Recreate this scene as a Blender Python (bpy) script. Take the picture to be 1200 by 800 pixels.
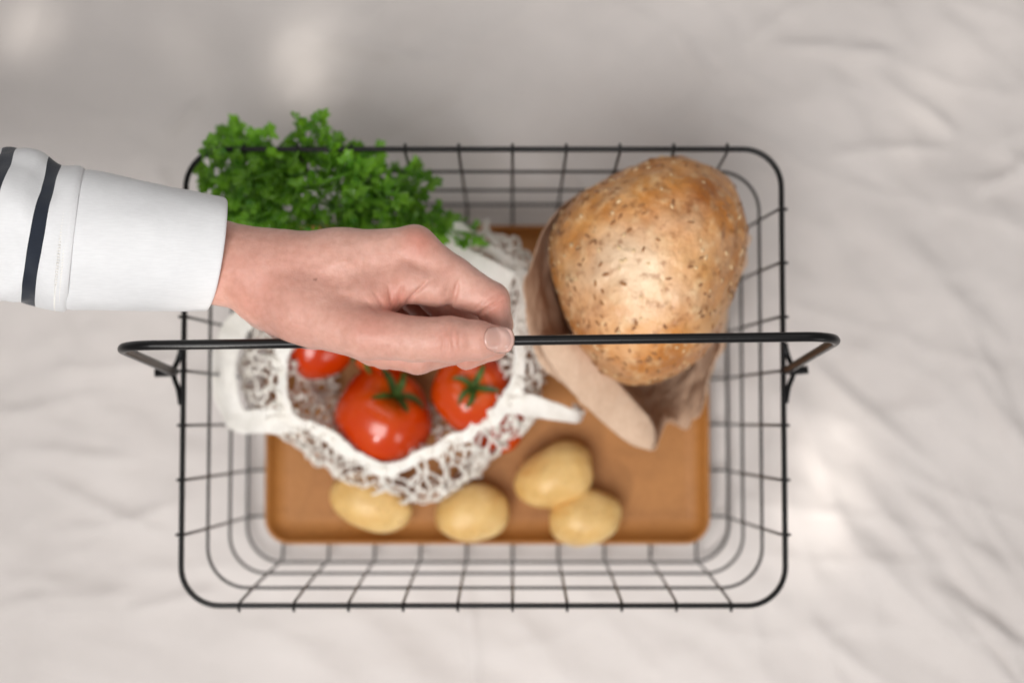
import bpy, math, random
import numpy as np
from mathutils import Vector, Matrix

for _o in list(bpy.data.objects):
    bpy.data.objects.remove(_o)
random.seed(7); RNG = np.random.default_rng(7)
SC = bpy.context.scene
COL = SC.collection
CM = 0.01                                    # everything below is written in centimetres

# ------------------------------------------------------------------ camera
CAM = np.array([1.669, -2.543, 99.045]); TAU = 0.0545; FPX = 1667.0
cam = bpy.data.cameras.new('camera'); camo = bpy.data.objects.new('camera', cam); COL.objects.link(camo)
camo.location = CAM * CM; camo.rotation_euler = (TAU, 0, 0)
cam.sensor_width = 36.0; cam.lens = 36.0 * FPX / 1200.0; cam.clip_start = 0.02; cam.clip_end = 50
cam.dof.use_dof = True; cam.dof.focus_distance = 0.693; cam.dof.aperture_fstop = 3.9; cam.dof.aperture_blades = 9
SC.camera = camo

# ------------------------------------------------------------------ world and lamps
W = bpy.data.worlds.new('World'); SC.world = W; W.use_nodes = True
bg = W.node_tree.nodes['Background']; bg.inputs[0].default_value = (1.0, 0.98, 0.97, 1); bg.inputs[1].default_value = 0.27

def aim(o, target):
    o.rotation_euler = (Vector(target) * CM - o.location).to_track_quat('-Z', 'Y').to_euler()
def area(name, loc, target, sx, sy, power, col):
    l = bpy.data.lights.new(name, 'AREA'); l.shape = 'RECTANGLE'; l.size = sx * CM; l.size_y = sy * CM
    l.energy = power; l.color = col
    o = bpy.data.objects.new(name, l); COL.objects.link(o); o.location = Vector(loc) * CM; aim(o, target); return o
def spot(name, loc, target, deg, blend, power, col, size=1.0):
    l = bpy.data.lights.new(name, 'SPOT'); l.spot_size = math.radians(deg); l.spot_blend = blend
    l.energy = power; l.color = col; l.shadow_soft_size = size * CM
    o = bpy.data.objects.new(name, l); COL.objects.link(o); o.location = Vector(loc) * CM; aim(o, target); return o
area('window_light', (-30, -66, 172), (-3, -4, 6), 105, 85, 24, (1.0, 0.985, 0.97))

area('side_window_light', (120, -110, 70), (0, 0, 8), 40, 60, 3, (1.0, 0.975, 0.95))
area('overhead_fill_light', (10, 80, 165), (0, 24, 0), 150, 90, 4.2, (1.0, 0.975, 0.955))  # added fill lamp, lifts the dim cloth beyond the far rim

def sun_patch(px, py, z, deg, power, src=(-70, -230, 210)):        # sunlight that finds its way between things outside the window
    spot('sun_patch', src, at(px, py, z), deg, 0.9, power, (1.0, 0.95, 0.88), 1.5)


SC.view_settings.view_transform = 'Standard'; SC.view_settings.look = 'None'
SC.view_settings.exposure = 0.0; SC.view_settings.gamma = 1.0; SC.view_settings.use_curve_mapping = False
SC.render.engine = 'CYCLES'; SC.cycles.max_bounces = 8; SC.cycles.caustics_reflective = False

# ------------------------------------------------------------------ helpers
_f = np.array([0, math.sin(TAU), -math.cos(TAU)]); _u = np.array([0, math.cos(TAU), math.sin(TAU)]); _r = np.array([1.0, 0, 0])
def at(px, py, z):
    """the point at height z (cm) that the lens sees at (px, py) of the 1200 x 800 photograph"""
    d = _f + _r * (px - 600) / FPX - _u * (py - 400) / FPX
    return CAM + d * ((z - CAM[2]) / d[2])

HI = (-160, 70, 210)                         # made-up second sun origin, so the parsley does not block these patches
_s = spot('window_sun', (-70, -160, 185), at(600, 700, 0), 9.0, 0.9, 66, (1.0, 0.985, 0.965), 9.0); _s.scale = (2.0, 1, 1)
for _p in ((958, 500, 0, 0.42, 80), (967, 516, 0, 0.42, 90), (977, 533, 0, 0.42, 90), (987, 550, 0, 0.40, 75), (996, 568, 0, 0.40, 60), (1005, 586, 0, 0.4, 45), (934, 588, 0, 0.34, 80), (944, 602, 0, 0.34, 80), (955, 618, 0, 0.34, 70), (966, 635, 0, 0.34, 55), (976, 652, 0, 0.32, 40), (384, 34, 0, 0.5, 50, HI), (352, 40, 0, 0.45, 40, HI), (340, 66, 0, 0.5, 60, HI), (366, 72, 0, 0.4, 50, HI), (340, 106, 0, 0.45, 60, HI), (368, 100, 0, 0.45, 50, HI), (205, 40, 0, 0.9, 25, HI), (225, 75, 0, 0.6, 20, HI),
           (36, 12, 0, 0.5, 60, HI), (26, 34, 0, 0.5, 55, HI), (14, 54, 0, 0.5, 45, HI), (1110, 95, 0, 0.6, 45), (1085, 130, 0, 0.6, 45), (1070, 160, 0, 0.5, 35), (1165, 35, 0, 0.8, 35), (258, 378, 28.5, 0.9, 170), (738, 298, 19, 2.2, 150), (796, 262, 19, 1.0, 90)):
    sun_patch(*_p)

def tag(o, label=None, cat=None, group=None, kind=None):
    for k, v in (('label', label), ('category', cat), ('group', group), ('kind', kind)):
        if v: o[k] = v
    return o
def empty(name, loc=(0, 0, 0)):
    o = bpy.data.objects.new(name, None); COL.objects.link(o); o.location = Vector(loc) * CM
    o.empty_display_size = 0.02; return o
def link(name, me, mats, parent=None):
    o = bpy.data.objects.new(name, me); COL.objects.link(o)
    for m in (mats if isinstance(mats, (list, tuple)) else [mats]):
        if m and len(me.materials) < (len(mats) if isinstance(mats, (list, tuple)) else 1): me.materials.append(m)
    if parent is not None:
        o.parent = parent                     # meshes are written in world coordinates, so undo the thing's own offset
        if parent.type == 'EMPTY': o.matrix_parent_inverse = Matrix.Translation(-parent.location)
    return o
def mesh(name, V, Fc, mats, parent=None, smooth=True, midx=None):
    me = bpy.data.meshes.new(name)
    me.from_pydata((np.asarray(V, float) * CM).tolist(), [], [list(map(int, f)) for f in Fc])
    if smooth: me.polygons.foreach_set('use_smooth', [True] * len(me.polygons))
    me.update()
    o = link(name, me, mats, parent)
    if midx is not None: me.polygons.foreach_set('material_index', list(midx))
    return o

_perm = np.random.default_rng(11).random((64, 64, 64))
def vn(P, scale=1.0, seed=0):
    """smooth lattice noise in -1..1"""
    p = np.asarray(P, float) * scale + seed * 17.31 + 1000.0
    i = np.floor(p).astype(int); f = p - i; f = f * f * f * (f * (f * 6 - 15) + 10)
    r = 0
    for dx in (0, 1):
        for dy in (0, 1):
            for dz in (0, 1):
                w = (f[..., 0] if dx else 1 - f[..., 0]) * (f[..., 1] if dy else 1 - f[..., 1]) * (f[..., 2] if dz else 1 - f[..., 2])
                r = r + w * _perm[(i[..., 0] + dx) % 64, (i[..., 1] + dy) % 64, (i[..., 2] + dz) % 64]
    return r * 2 - 1
def vlin(P, scale=1.0, seed=0):
    """the same lattice without smoothing: creases along tilted planes"""
    A = np.array([[0.8, 0.36, -0.48], [-0.6, 0.48, -0.64], [0.0, 0.8, 0.6]]); p = (np.asarray(P, float) @ A.T) * scale + seed * 7.7 + 900.0
    i = np.floor(p).astype(int); f = p - i; o = np.argsort(-f, -1); c = i.copy()
    h = lambda c: _perm[c[..., 0] % 64, c[..., 1] % 64, c[..., 2] % 64]
    fs = np.take_along_axis(f, o, -1); r = h(c) * (1 - fs[..., 0])
    for k in range(3):
        c = c + (np.arange(3) == o[..., k:k + 1]); r = r + h(c) * (fs[..., k] - (fs[..., k + 1] if k < 2 else 0))
    return r * 2 - 1
def fbm(P, scale=1.0, oct=3, seed=0):
    r = 0
    for k in range(oct): r = r + vn(P, scale * 2 ** k, seed + k) * 0.5 ** k
    return r

def catmull(P, n, closed=False):
    P = np.asarray(P, float); N = len(P); out = []
    segs = N if closed else N - 1
    T = np.linspace(0, segs, n, endpoint=not closed)
    i = np.minimum(T.astype(int), segs - 1); t = (T - i)[:, None]
    g = (lambda k: P[k % N]) if closed else (lambda k: P[np.clip(k, 0, N - 1)])
    a, b, c, d = g(i - 1), g(i), g(i + 1), g(i + 2)
    return 0.5 * ((2 * b) + (c - a) * t + (2 * a - 5 * b + 4 * c - d) * t ** 2 + (3 * b - a - 3 * c + d) * t ** 3)

def tube_arrays(P, r, sides=8, closed=False, caps=True, up=None, flat=1.0):
    """tube along P; r scalar or per point; flat < 1 squeezes it towards 'up'"""
    P = np.asarray(P, float); n = len(P); r = np.broadcast_to(np.asarray(r, float), (n,))
    T = np.roll(P, -1, 0) - np.roll(P, 1, 0) if closed else np.gradient(P, axis=0)
    T /= np.linalg.norm(T, axis=1)[:, None] + 1e-12
    if up is None:
        N = np.zeros_like(P); v = np.cross(T[0], [0.31, 0.2, 0.93]); 
        if np.linalg.norm(v) < 1e-3: v = np.cross(T[0], [1, 0, 0])
        v /= np.linalg.norm(v); N[0] = v
        for k in range(1, n):
            v = v - T[k] * (v @ T[k]); v /= np.linalg.norm(v) + 1e-12; N[k] = v
        if closed:                                      # spread the twist left over
            e = N[-1] - T[0] * (N[-1] @ T[0]); e /= np.linalg.norm(e)
            ang = math.atan2(np.cross(e, N[0]) @ T[0], e @ N[0])
            B = np.cross(T, N); a = np.linspace(0, ang, n)[:, None]; N = N * np.cos(a) + B * np.sin(a)
        B = np.cross(T, N)
    else:
        up = np.broadcast_to(np.asarray(up, float), P.shape)
        N = np.cross(up, T); N /= np.linalg.norm(N, axis=1)[:, None] + 1e-12; B = np.cross(T, N)
    th = np.linspace(0, 2 * math.pi, sides, endpoint=False)
    V = (P[:, None] + r[:, None, None] * (np.cos(th)[None, :, None] * N[:, None] + flat * np.sin(th)[None, :, None] * B[:, None])).reshape(-1, 3)
    F = []
    for k in range(n if closed else n - 1):
        a, b = k * sides, ((k + 1) % n) * sides
        for j in range(sides):
            j2 = (j + 1) % sides; F.append((a + j, a + j2, b + j2, b + j))
    if caps and not closed:
        F.append(tuple(range(sides - 1, -1, -1))); F.append(tuple((n - 1) * sides + j for j in range(sides)))
    return V, F
def tube(name, P, r, mat, parent=None, sides=8, **k):
    V, F = tube_arrays(P, r, sides, **k); return mesh(name, V, F, mat, parent)
class Batch:
    def __init__(s): s.V = []; s.F = []; s.n = 0
    def add(s, V, F): s.V.append(np.asarray(V)); s.F += [tuple(i + s.n for i in f) for f in F]; s.n += len(V)
    def build(s, name, mat, parent=None, smooth=True): return mesh(name, np.concatenate(s.V), s.F, mat, parent, smooth)
def rrect(w, l, rad, z, n=10, cx=0, cy=0):
    pts = []
    for (sx, sy, a0) in ((1, 1, 0), (-1, 1, 90), (-1, -1, 180), (1, -1, 270)):
        for k in range(n + 1):
            a = math.radians(a0 + 90 * k / n)
            pts.append((cx + sx * (w / 2 - rad) + rad * math.cos(a), cy + sy * (l / 2 - rad) + rad * math.sin(a), z))
    return np.array(pts)
def grid_faces(n, m, wrap=False):
    F = []
    for i in range(n - 1):
        for j in range(m if wrap else m - 1):
            j2 = (j + 1) % m; F.append((i * m + j, i * m + j2, (i + 1) * m + j2, (i + 1) * m + j))
    return F

# ------------------------------------------------------------------ materials
def srgb(r, g, b):
    f = lambda c: c / 12.92 if c <= 0.04045 else ((c + 0.055) / 1.055) ** 2.4
    return (f(r / 255), f(g / 255), f(b / 255), 1)
class NT:
    def __init__(s, name):
        s.m = bpy.data.materials.new(name); s.m.use_nodes = True; s.t = s.m.node_tree; s.n = s.t.nodes
        s.b = s.n['Principled BSDF']; s.tc = s.n.new('ShaderNodeTexCoord')
    def i(s, k, v): s.b.inputs[k].default_value = v
    def l(s, a, b): s.t.links.new(a, b)
    def noise(s, scale, detail=4, rough=0.55, dist=0.0, co=None, stretch=None):
        q = s.n.new('ShaderNodeTexNoise'); q.inputs['Scale'].default_value = scale; q.inputs['Detail'].default_value = detail
        q.inputs['Roughness'].default_value = rough; q.inputs['Distortion'].default_value = dist
        src = co or s.tc.outputs['Object']
        if stretch:
            mp = s.n.new('ShaderNodeMapping'); mp.inputs['Scale'].default_value = stretch[0]; mp.inputs['Rotation'].default_value = stretch[1]
            s.l(src, mp.inputs[0]); src = mp.outputs[0]
        s.l(src, q.inputs['Vector']); return q.outputs['Fac']
    def vor(s, scale, feat='F1', rnd=1.0):
        q = s.n.new('ShaderNodeTexVoronoi'); q.inputs['Scale'].default_value = scale; q.feature = feat; q.inputs['Randomness'].default_value = rnd
        s.l(s.tc.outputs['Object'], q.inputs['Vector']); return q.outputs['Distance']
    def ramp(s, fac, stops):
        q = s.n.new('ShaderNodeValToRGB'); e = q.color_ramp.elements
        while len(e) < len(stops): e.new(0.5)
        for k, (p, c) in enumerate(stops): e[k].position = p; e[k].color = c if len(c) == 4 else (*c, 1)
        s.l(fac, q.inputs[0]); return q.outputs[0]
    def mix(s, fac, a, b, mode='MIX'):
        q = s.n.new('ShaderNodeMix'); q.data_type = 'RGBA'; q.blend_type = mode
        for sock, v in ((q.inputs[0], fac), (q.inputs[6], a), (q.inputs[7], b)):
            if hasattr(v, 'is_linked'): s.l(v, sock)
            else: sock.default_value = v
        return q.outputs[2]
    def attr(s, name):
        q = s.n.new('ShaderNodeAttribute'); q.attribute_name = name; return q
    def bump(s, h, strength, dist, prev=None):
        q = s.n.new('ShaderNodeBump'); q.inputs['Strength'].default_value = strength; q.inputs['Distance'].default_value = dist
        s.l(h, q.inputs['Height'])
        if prev is not None: s.l(prev, q.inputs['Normal'])
        s.l(q.outputs[0], s.b.inputs['Normal']); return q.outputs[0]
    def col(s, c):
        if hasattr(c, 'is_linked'): s.l(c, s.b.inputs['Base Color'])
        else: s.b.inputs['Base Color'].default_value = c
def g(v): return (v, v, v, 1)

def m_linen():
    t = NT('linen'); n = t.noise(9, 5); t.col(t.ramp(n, [(0.3, srgb(206, 199, 195)), (0.7, srgb(216, 209, 205))]))
    t.i('Roughness', 0.9); t.i('Sheen Weight', 0.1)
    wv = t.noise(1500, 2, stretch=((1, 0.12, 1), (0, 0, 0.02))); wh = t.noise(1500, 2, stretch=((0.12, 1, 1), (0, 0, 0.02)))
    a = t.bump(wv, 0.25, 0.0006); a = t.bump(wh, 0.25, 0.0006, a); t.bump(t.noise(60, 4), 0.2, 0.003, a); return t.m
def m_black(name='black_lacquer', rough=0.28):
    t = NT(name); t.col(srgb(13, 12, 13)); t.i('Roughness', rough); t.i('Specular IOR Level', 0.3)
    t.bump(t.noise(700, 3), 0.08, 0.0004); return t.m
def m_tray():
    t = NT('brown_tray'); n = t.noise(14, 5, stretch=((1, 3, 1), (0, 0, 0.3))); n2 = t.noise(380, 3)
    c = t.ramp(n, [(0.25, srgb(163, 106, 46)), (0.75, srgb(184, 125, 61))]); t.col(t.mix(0.18, c, t.ramp(n2, [(0.35, srgb(130, 76, 34)), (0.7, srgb(190, 130, 74))])))
    t.i('Roughness', 0.55); t.bump(n2, 0.15, 0.0006); return t.m
def m_potato():
    t = NT('potato_skin'); n = t.noise(45, 5); v = t.vor(160)
    c = t.ramp(n, [(0.3, srgb(216, 170, 98)), (0.7, srgb(236, 202, 138))])
    sp = t.ramp(v, [(0.05, g(0.9)), (0.16, g(0))]); c = t.mix(sp, c, srgb(170, 122, 66)); 
    bl = t.ramp(t.noise(28, 3, co=t.tc.outputs['Generated']), [(0.56, g(0)), (0.66, g(0.35))]); t.col(t.mix(bl, c, srgb(188, 150, 84)))
    t.i('Roughness', 0.42); t.i('Subsurface Weight', 0.15); t.i('Subsurface Radius', (0.6, 0.35, 0.15)); t.i('Subsurface Scale', 0.006)
    t.bump(t.noise(260, 4), 0.25, 0.0008); return t.m
def m_tomato():
    t = NT('tomato_skin'); n = t.noise(25, 4)
    c = t.ramp(n, [(0.3, srgb(190, 48, 2)), (0.75, srgb(206, 72, 5))])
    a = t.attr('shade'); t.col(t.mix(a.outputs['Fac'], c, srgb(214, 106, 24)))
    t.i('Roughness', 0.2); t.i('Subsurface Weight', 0.1); t.i('Subsurface Radius', (0.9, 0.2, 0.06)); t.i('Subsurface Scale', 0.004)
    t.i('Coat Weight', 0.3); t.bump(t.noise(90, 3), 0.06, 0.001); return t.m
def m_green(name, a, b, rough=0.45, trans=0.0):
    t = NT(name); n = t.noise(120, 3); q = t.n.new('ShaderNodeObjectInfo')
    c = t.ramp(n, [(0.3, a), (0.7, b)]); hs = t.n.new('ShaderNodeHueSaturation'); t.l(c, hs.inputs['Color'])
    mr = t.n.new('ShaderNodeMapRange'); mr.inputs[3].default_value = 0.7; mr.inputs[4].default_value = 1.35
    t.l(q.outputs['Random'], mr.inputs[0]); t.l(mr.outputs[0], hs.inputs['Value']); t.col(hs.outputs[0])
    t.i('Roughness', rough)
    if trans:
        tr = t.n.new('ShaderNodeBsdfTranslucent'); t.l(hs.outputs[0], tr.inputs[0]); mx = t.n.new('ShaderNodeMixShader'); mx.inputs[0].default_value = trans
        out = t.n['Material Output']; t.l(t.b.outputs[0], mx.inputs[1]); t.l(tr.outputs[0], mx.inputs[2]); t.l(mx.outputs[0], out.inputs[0])
    t.bump(t.noise(400, 3), 0.3, 0.0006); return t.m
def m_cotton(name, a, b, scale=900, bs=0.5):
    t = NT(name); n = t.noise(30, 4); t.col(t.ramp(n, [(0.3, a), (0.7, b)])); t.i('Roughness', 0.92); t.i('Sheen Weight', 0.15)
    t.bump(t.noise(scale, 3), bs, 0.0008); return t.m
def m_bread():
    t = NT('bread_crust'); n = t.noise(26, 6, 0.62); n2 = t.noise(120, 5, 0.6)
    a = t.attr('pale_crown')
    c = t.ramp(n, [(0.25, srgb(150, 82, 24)), (0.5, srgb(194, 126, 56)), (0.75, srgb(214, 158, 92))])
    c = t.mix(t.ramp(n2, [(0.52, g(0)), (0.7, g(0.55))]), c, srgb(232, 200, 152))
    c = t.mix(a.outputs['Fac'], c, srgb(232, 206, 174))
    c = t.mix(t.ramp(t.noise(170, 4, 0.6), [(0.33, g(0.6)), (0.45, g(0))]), c, srgb(138, 80, 34)); t.col(c)
    t.i('Roughness', 0.33); t.i('Specular IOR Level', 0.5)
    b = t.bump(n2, 0.6, 0.003); t.bump(t.noise(420, 4), 0.4, 0.001, b); return t.m
def m_paper():
    t = NT('kraft_paper'); n = t.noise(20, 4); n2 = t.noise(500, 3, stretch=((1, 0.3, 1), (0, 0, 0.4)))
    c = t.ramp(n, [(0.3, srgb(206, 172, 144)), (0.7, srgb(220, 190, 164))]); t.col(t.mix(0.2, c, t.ramp(n2, [(0.35, srgb(192, 156, 126)), (0.65, srgb(232, 206, 182))])))
    t.i('Roughness', 0.7); b = t.bump(t.vor(90), 0.4, 0.003); t.bump(n2, 0.12, 0.0005, b); return t.m
def m_skin():
    t = NT('skin'); n = t.noise(55, 5, 0.6); n2 = t.noise(260, 4)
    c = t.ramp(n, [(0.25, srgb(212, 160, 143)), (0.75, srgb(224, 178, 162))])
    c = t.mix(t.ramp(t.noise(22, 3), [(0.42, g(0.0)), (0.62, g(0.3))]), c, srgb(198, 132, 116))
    c = t.mix(t.attr('red').outputs['Fac'], c, srgb(196, 112, 94))
    c = t.mix(t.ramp(n2, [(0.35, g(0.25)), (0.6, g(0))]), c, srgb(176, 118, 96)); 
    c = t.mix(t.attr('mole').outputs['Fac'], c, srgb(110, 58, 44)); t.col(c)
    t.i('Roughness', 0.45); t.i('Specular IOR Level', 0.45); t.i('Sheen Weight', 0.12); t.i('Sheen Roughness', 0.4); t.i('Subsurface Weight', 0.16); t.i('Subsurface Radius', (1.0, 0.36, 0.2)); t.i('Subsurface Scale', 0.0025)
    b = t.bump(t.vor(900), 0.14, 0.0004); b = t.bump(n2, 0.14, 0.001, b)
    t.bump(t.noise(160, 3, stretch=((1, 4, 4), (0, 0, 0.1))), 0.08, 0.001, b); return t.m
def m_nail():
    t = NT('fingernail'); n = t.noise(80, 3); t.col(t.ramp(n, [(0.3, srgb(206, 160, 146)), (0.7, srgb(216, 176, 164))])); t.i('Roughness', 0.22)
    t.i('Coat Weight', 0.3); t.i('Subsurface Weight', 0.15); t.i('Subsurface Radius', (1, .4, .25)); t.i('Subsurface Scale', 0.002); return t.m
def m_knit(name, a, b):
    t = NT(name); n = t.noise(40, 4); t.col(t.ramp(n, [(0.3, a), (0.7, b)])); t.i('Roughness', 0.95); t.i('Sheen Weight', 0.25); rb = t.noise(1500, 2, stretch=((0.1, 1, 1), (0, 0, 0.09)))
    t.col(t.mix(t.ramp(rb, [(0.4, g(0.0)), (0.62, g(0.14))]), t.ramp(n, [(0.3, a), (0.7, b)]), tuple(c * 0.72 for c in a[:3]) + (1,)))
    w = t.n.new('ShaderNodeTexWave'); w.inputs['Scale'].default_value = 700; w.inputs['Distortion'].default_value = 1.0; w.bands_direction = 'Y'
    t.l(t.tc.outputs['Object'], w.inputs[0]); bb = t.bump(w.outputs['Fac'], 0.2, 0.0003); t.bump(t.noise(1900, 2), 0.22, 0.0003, bb); return t.m
M = dict(linen=m_linen(), black=m_black(), wire=m_black('black_wire', 0.36), tray=m_tray(), potato=m_potato(), tomato=m_tomato(),
         leaf=m_green('parsley_leaf', srgb(50, 116, 12), srgb(130, 186, 50), 0.26, 0.3), stem=m_green('parsley_stem', srgb(96, 150, 60), srgb(130, 176, 84)),
         calyx=m_green('tomato_calyx', srgb(40, 66, 20), srgb(78, 104, 36), 0.55), cotton=m_cotton('cotton_cord', srgb(232, 226, 216), srgb(244, 240, 232)),
         hem=m_cotton('cotton_hem', srgb(236, 231, 222), srgb(246, 243, 237), 600, 0.35), bread=m_bread(), paper=m_paper(), skin=m_skin(), nail=m_nail(),
         white=m_knit('white_jersey', srgb(224, 224, 225), srgb(232, 232, 233)), navy=m_knit('navy_jersey', srgb(20, 26, 38), srgb(30, 38, 52)),
         seed_dark=m_cotton('linseed', srgb(128, 82, 44), srgb(166, 116, 68)), seed_pale=m_cotton('sesame', srgb(216, 182, 134), srgb(232, 204, 162)))

# ------------------------------------------------------------------ the linen cloth
def build_cloth():
    nx, ny = 470, 380
    X, Y = np.meshgrid(np.linspace(-88, 92, nx), np.linspace(-72, 72, ny))
    P = np.stack([X, Y, np.zeros_like(X)], -1)
    def aniso(ang, sx, sy, seed, warp=0.0):
        c, s = math.cos(ang), math.sin(ang)
        w = np.stack([vn(P, 0.05, seed + 40), vn(P, 0.05, seed + 41), 0 * X], -1) * warp
        Q = P + w
        return vn(np.stack([(Q[..., 0] * c + Q[..., 1] * s) / sx, (-Q[..., 0] * s + Q[..., 1] * c) / sy, 0 * X], -1), 1.0, seed)
    rid = lambda n, k=2.0: np.exp(-np.abs(n) * k)
    H = 0.35 * fbm(P, 0.045, 2, 3)
    right = 1 / (1 + np.exp(-(X - 14) / 7)); low = 1 / (1 + np.exp((Y + 2) / 8))
    H = H + right * (0.26 * aniso(-0.95, 24, 3.2, 5, 6) + 0.13 * aniso(-0.85, 12, 1.5, 6, 4) + 0.2 * rid(aniso(-0.35, 16, 2.6, 31, 5), 5))
    H = H + (1 - right) * low * (0.17 * aniso(-0.3, 18, 2.6, 7, 5) + 0.10 * aniso(-0.5, 9, 1.3, 8, 4))
    H = H + (1 - low) * (0.12 * aniso(1.0, 14, 2.4, 9, 6) + 0.06 * aniso(0.7, 8, 1.2, 12, 5))
    H = H + 0.12 * rid(aniso(-0.6, 22, 5, 21, 8), 7) + 0.08 * rid(aniso(0.5, 20, 6, 22, 8), 8)
    H = H + 0.16 * np.abs(vlin(P + 2.0 * np.stack([vn(P, .1, 90), vn(P, .1, 91), 0 * X], -1), 0.10, 3)) + 0.10 * np.abs(vlin(P + 1.2 * np.stack([vn(P, .2, 92), vn(P, .2, 93), 0 * X], -1), 0.23, 4)) + 0.04 * np.abs(vlin(P, 0.55, 6)) + 0.02 * fbm(P, 0.5, 3, 14) + right * (0.07 * rid(aniso(-0.75, 10, 1.1, 51, 4), 6) + 0.05 * rid(aniso(-1.1, 9, 0.9, 52, 4), 6)) + (1 - right) * 0.06 * rid(aniso(-0.25, 9, 1.1, 53, 4), 6)
    def ridge(p0, p1, amp, w, both=True):
        a = at(*p0, 0)[:2]; b = at(*p1, 0)[:2]; d = b - a; L = np.linalg.norm(d); d /= L
        q = np.stack([X - a[0], Y - a[1]], -1); s = (q @ d) / L; t = q @ np.array([-d[1], d[0]]) + 0.5 * vn(P, 0.15, 77)
        e = np.clip(s * 4 + 0.4, 0, 1) * np.clip((1 - s) * 4 + 0.4, 0, 1)
        return amp * e * np.exp(-np.abs(t) / w * 1.4)
    for r in (((546, 640), (549, 880), 0.42, 0.55), ((930, 470), (1040, 760), 0.35, 1.6), ((905, 560), (960, 690), 0.3, 1.5), ((1010, 560), (1160, 820), 0.25, 1.4),
              ((1110, 80), (1060, 190), 0.18, 1.2), ((60, 0), (10, 120), 0.2, 1.4), ((-20, 470), (190, 530), 0.16, 1.2), ((20, 690), (230, 560), 0.12, 1.2),
              ((330, 40), (430, 100), 0.16, 1.5), ((560, 60), (500, 130), 0.1, 1.0), ((900, 800), (880, 690), 0.15, 1.0)):
        H = H + ridge(*r)
    rr = np.random.default_rng(9)
    for k in range(44):                                                   # long thin creases: a fan at the lower right, flatter ones on the left
        if k < 18:
            x0, y0 = rr.uniform(930, 1180), rr.uniform(330, 760); a = rr.uniform(0.55, 1.15); L = rr.uniform(90, 300)
        elif k < 29:
            x0, y0 = rr.uniform(-60, 160), rr.uniform(380, 760); a = rr.uniform(-0.5, 0.55); L = rr.uniform(70, 200)
        else:
            x0, y0 = rr.uniform(100, 1150), rr.uniform(10, 240); a = rr.uniform(-1.2, 1.2); L = rr.uniform(60, 160)
        H = H + ridge((x0, y0), (x0 + L * math.cos(a), y0 + L * math.sin(a)), rr.uniform(0.2, 0.48), rr.uniform(0.3, 0.8))
    bx = np.clip(1 - np.maximum(np.abs(X) / 17.5, np.abs(Y) / 13.5), 0, 1)          # pressed flat under the basket
    flat = np.clip(np.maximum(np.abs(X) - 15.5, np.abs(Y) - 11.5) / 4, 0, 1); flat = flat * flat * (3 - 2 * flat)
    H = 0.75 + (H - 0.75) * 1.35
    P[..., 2] = (H - 0.75) * flat - 0.75 * (1 - flat) + 0.35
    P[..., 2] = np.where(flat < 1, np.minimum(P[..., 2], 0.45 * flat - 0.38), P[..., 2])
    o = mesh('linen_cloth', P.reshape(-1, 3), grid_faces(ny, nx), M['linen'])
    return tag(o, 'wrinkled off-white linen cloth spread under the wire basket', kind='structure')
build_cloth()

# ------------------------------------------------------------------ the wire basket
RW, RL, RZ = 35.0, 26.6, 16.05
basket = tag(empty('wire_basket', (0, 0, 0)), 'black wire basket with one swinging handle on the linen cloth', 'basket')
def wall(z):
    """inset of the wall at height z"""
    t = (RZ - z) / RZ; return 0.95 * t + 0.35 * t * (1 - t)
tube('rim', rrect(RW, RL, 2.25, RZ, 12), 0.165, M['wire'], basket, 10, closed=True)
for z, tk in ((10.7, .1), (5.4, .1), (0.45, .11)):
    i = wall(z); tube('ring_wire', rrect(RW - 2 * i, RL - 2 * i, 2.5, z, 12), tk, M['wire'], basket, 8, closed=True)
def cross_wire(c, along_x):
    """one wire bent up both walls and run across the base, its ends hooked over the rim"""
    half = (RW if along_x else RL) / 2
    pts = []; zs = np.linspace(RZ + 0.02, 0.6, 12); off = 0.17
    pts.append((half + 0.30, RZ - 0.16)); pts.append((half + 0.27, RZ + 0.1)); pts.append((half + 0.05, RZ + 0.2)); pts.append((half - 0.18, RZ - .2))
    for z in np.linspace(RZ - 0.9, 1.0, 9): pts.append((half - wall(z) - off, z))
    zb = 0.3 if along_x else 0.5
    pts.append((half - wall(0.6) - off - 0.12, 0.62)); pts.append((half - wall(0.4) - 0.75, zb))
    left = [(-a, b) for a, b in pts]
    seq = left + [(-half / 2, zb), (0, zb), (half / 2, zb)] + pts[::-1]
    return [((a, c, b) if along_x else (c, a, b)) for a, b in seq]
SP = 3.16
for k in range(-5, 6):
    c = k * SP + 1.70 - SP * 0
    if abs(c) > RW / 2 - 1.5: continue
    tube('mesh_wire', cross_wire(c, False), 0.088, M['wire'], basket, 6)
for k in range(-4, 5):
    c = -2.9 + k * SP
    if abs(c) > RL / 2 - 1.4: continue
    tube('mesh_wire', cross_wire(c, True), 0.088, M['wire'], basket, 6)
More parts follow.
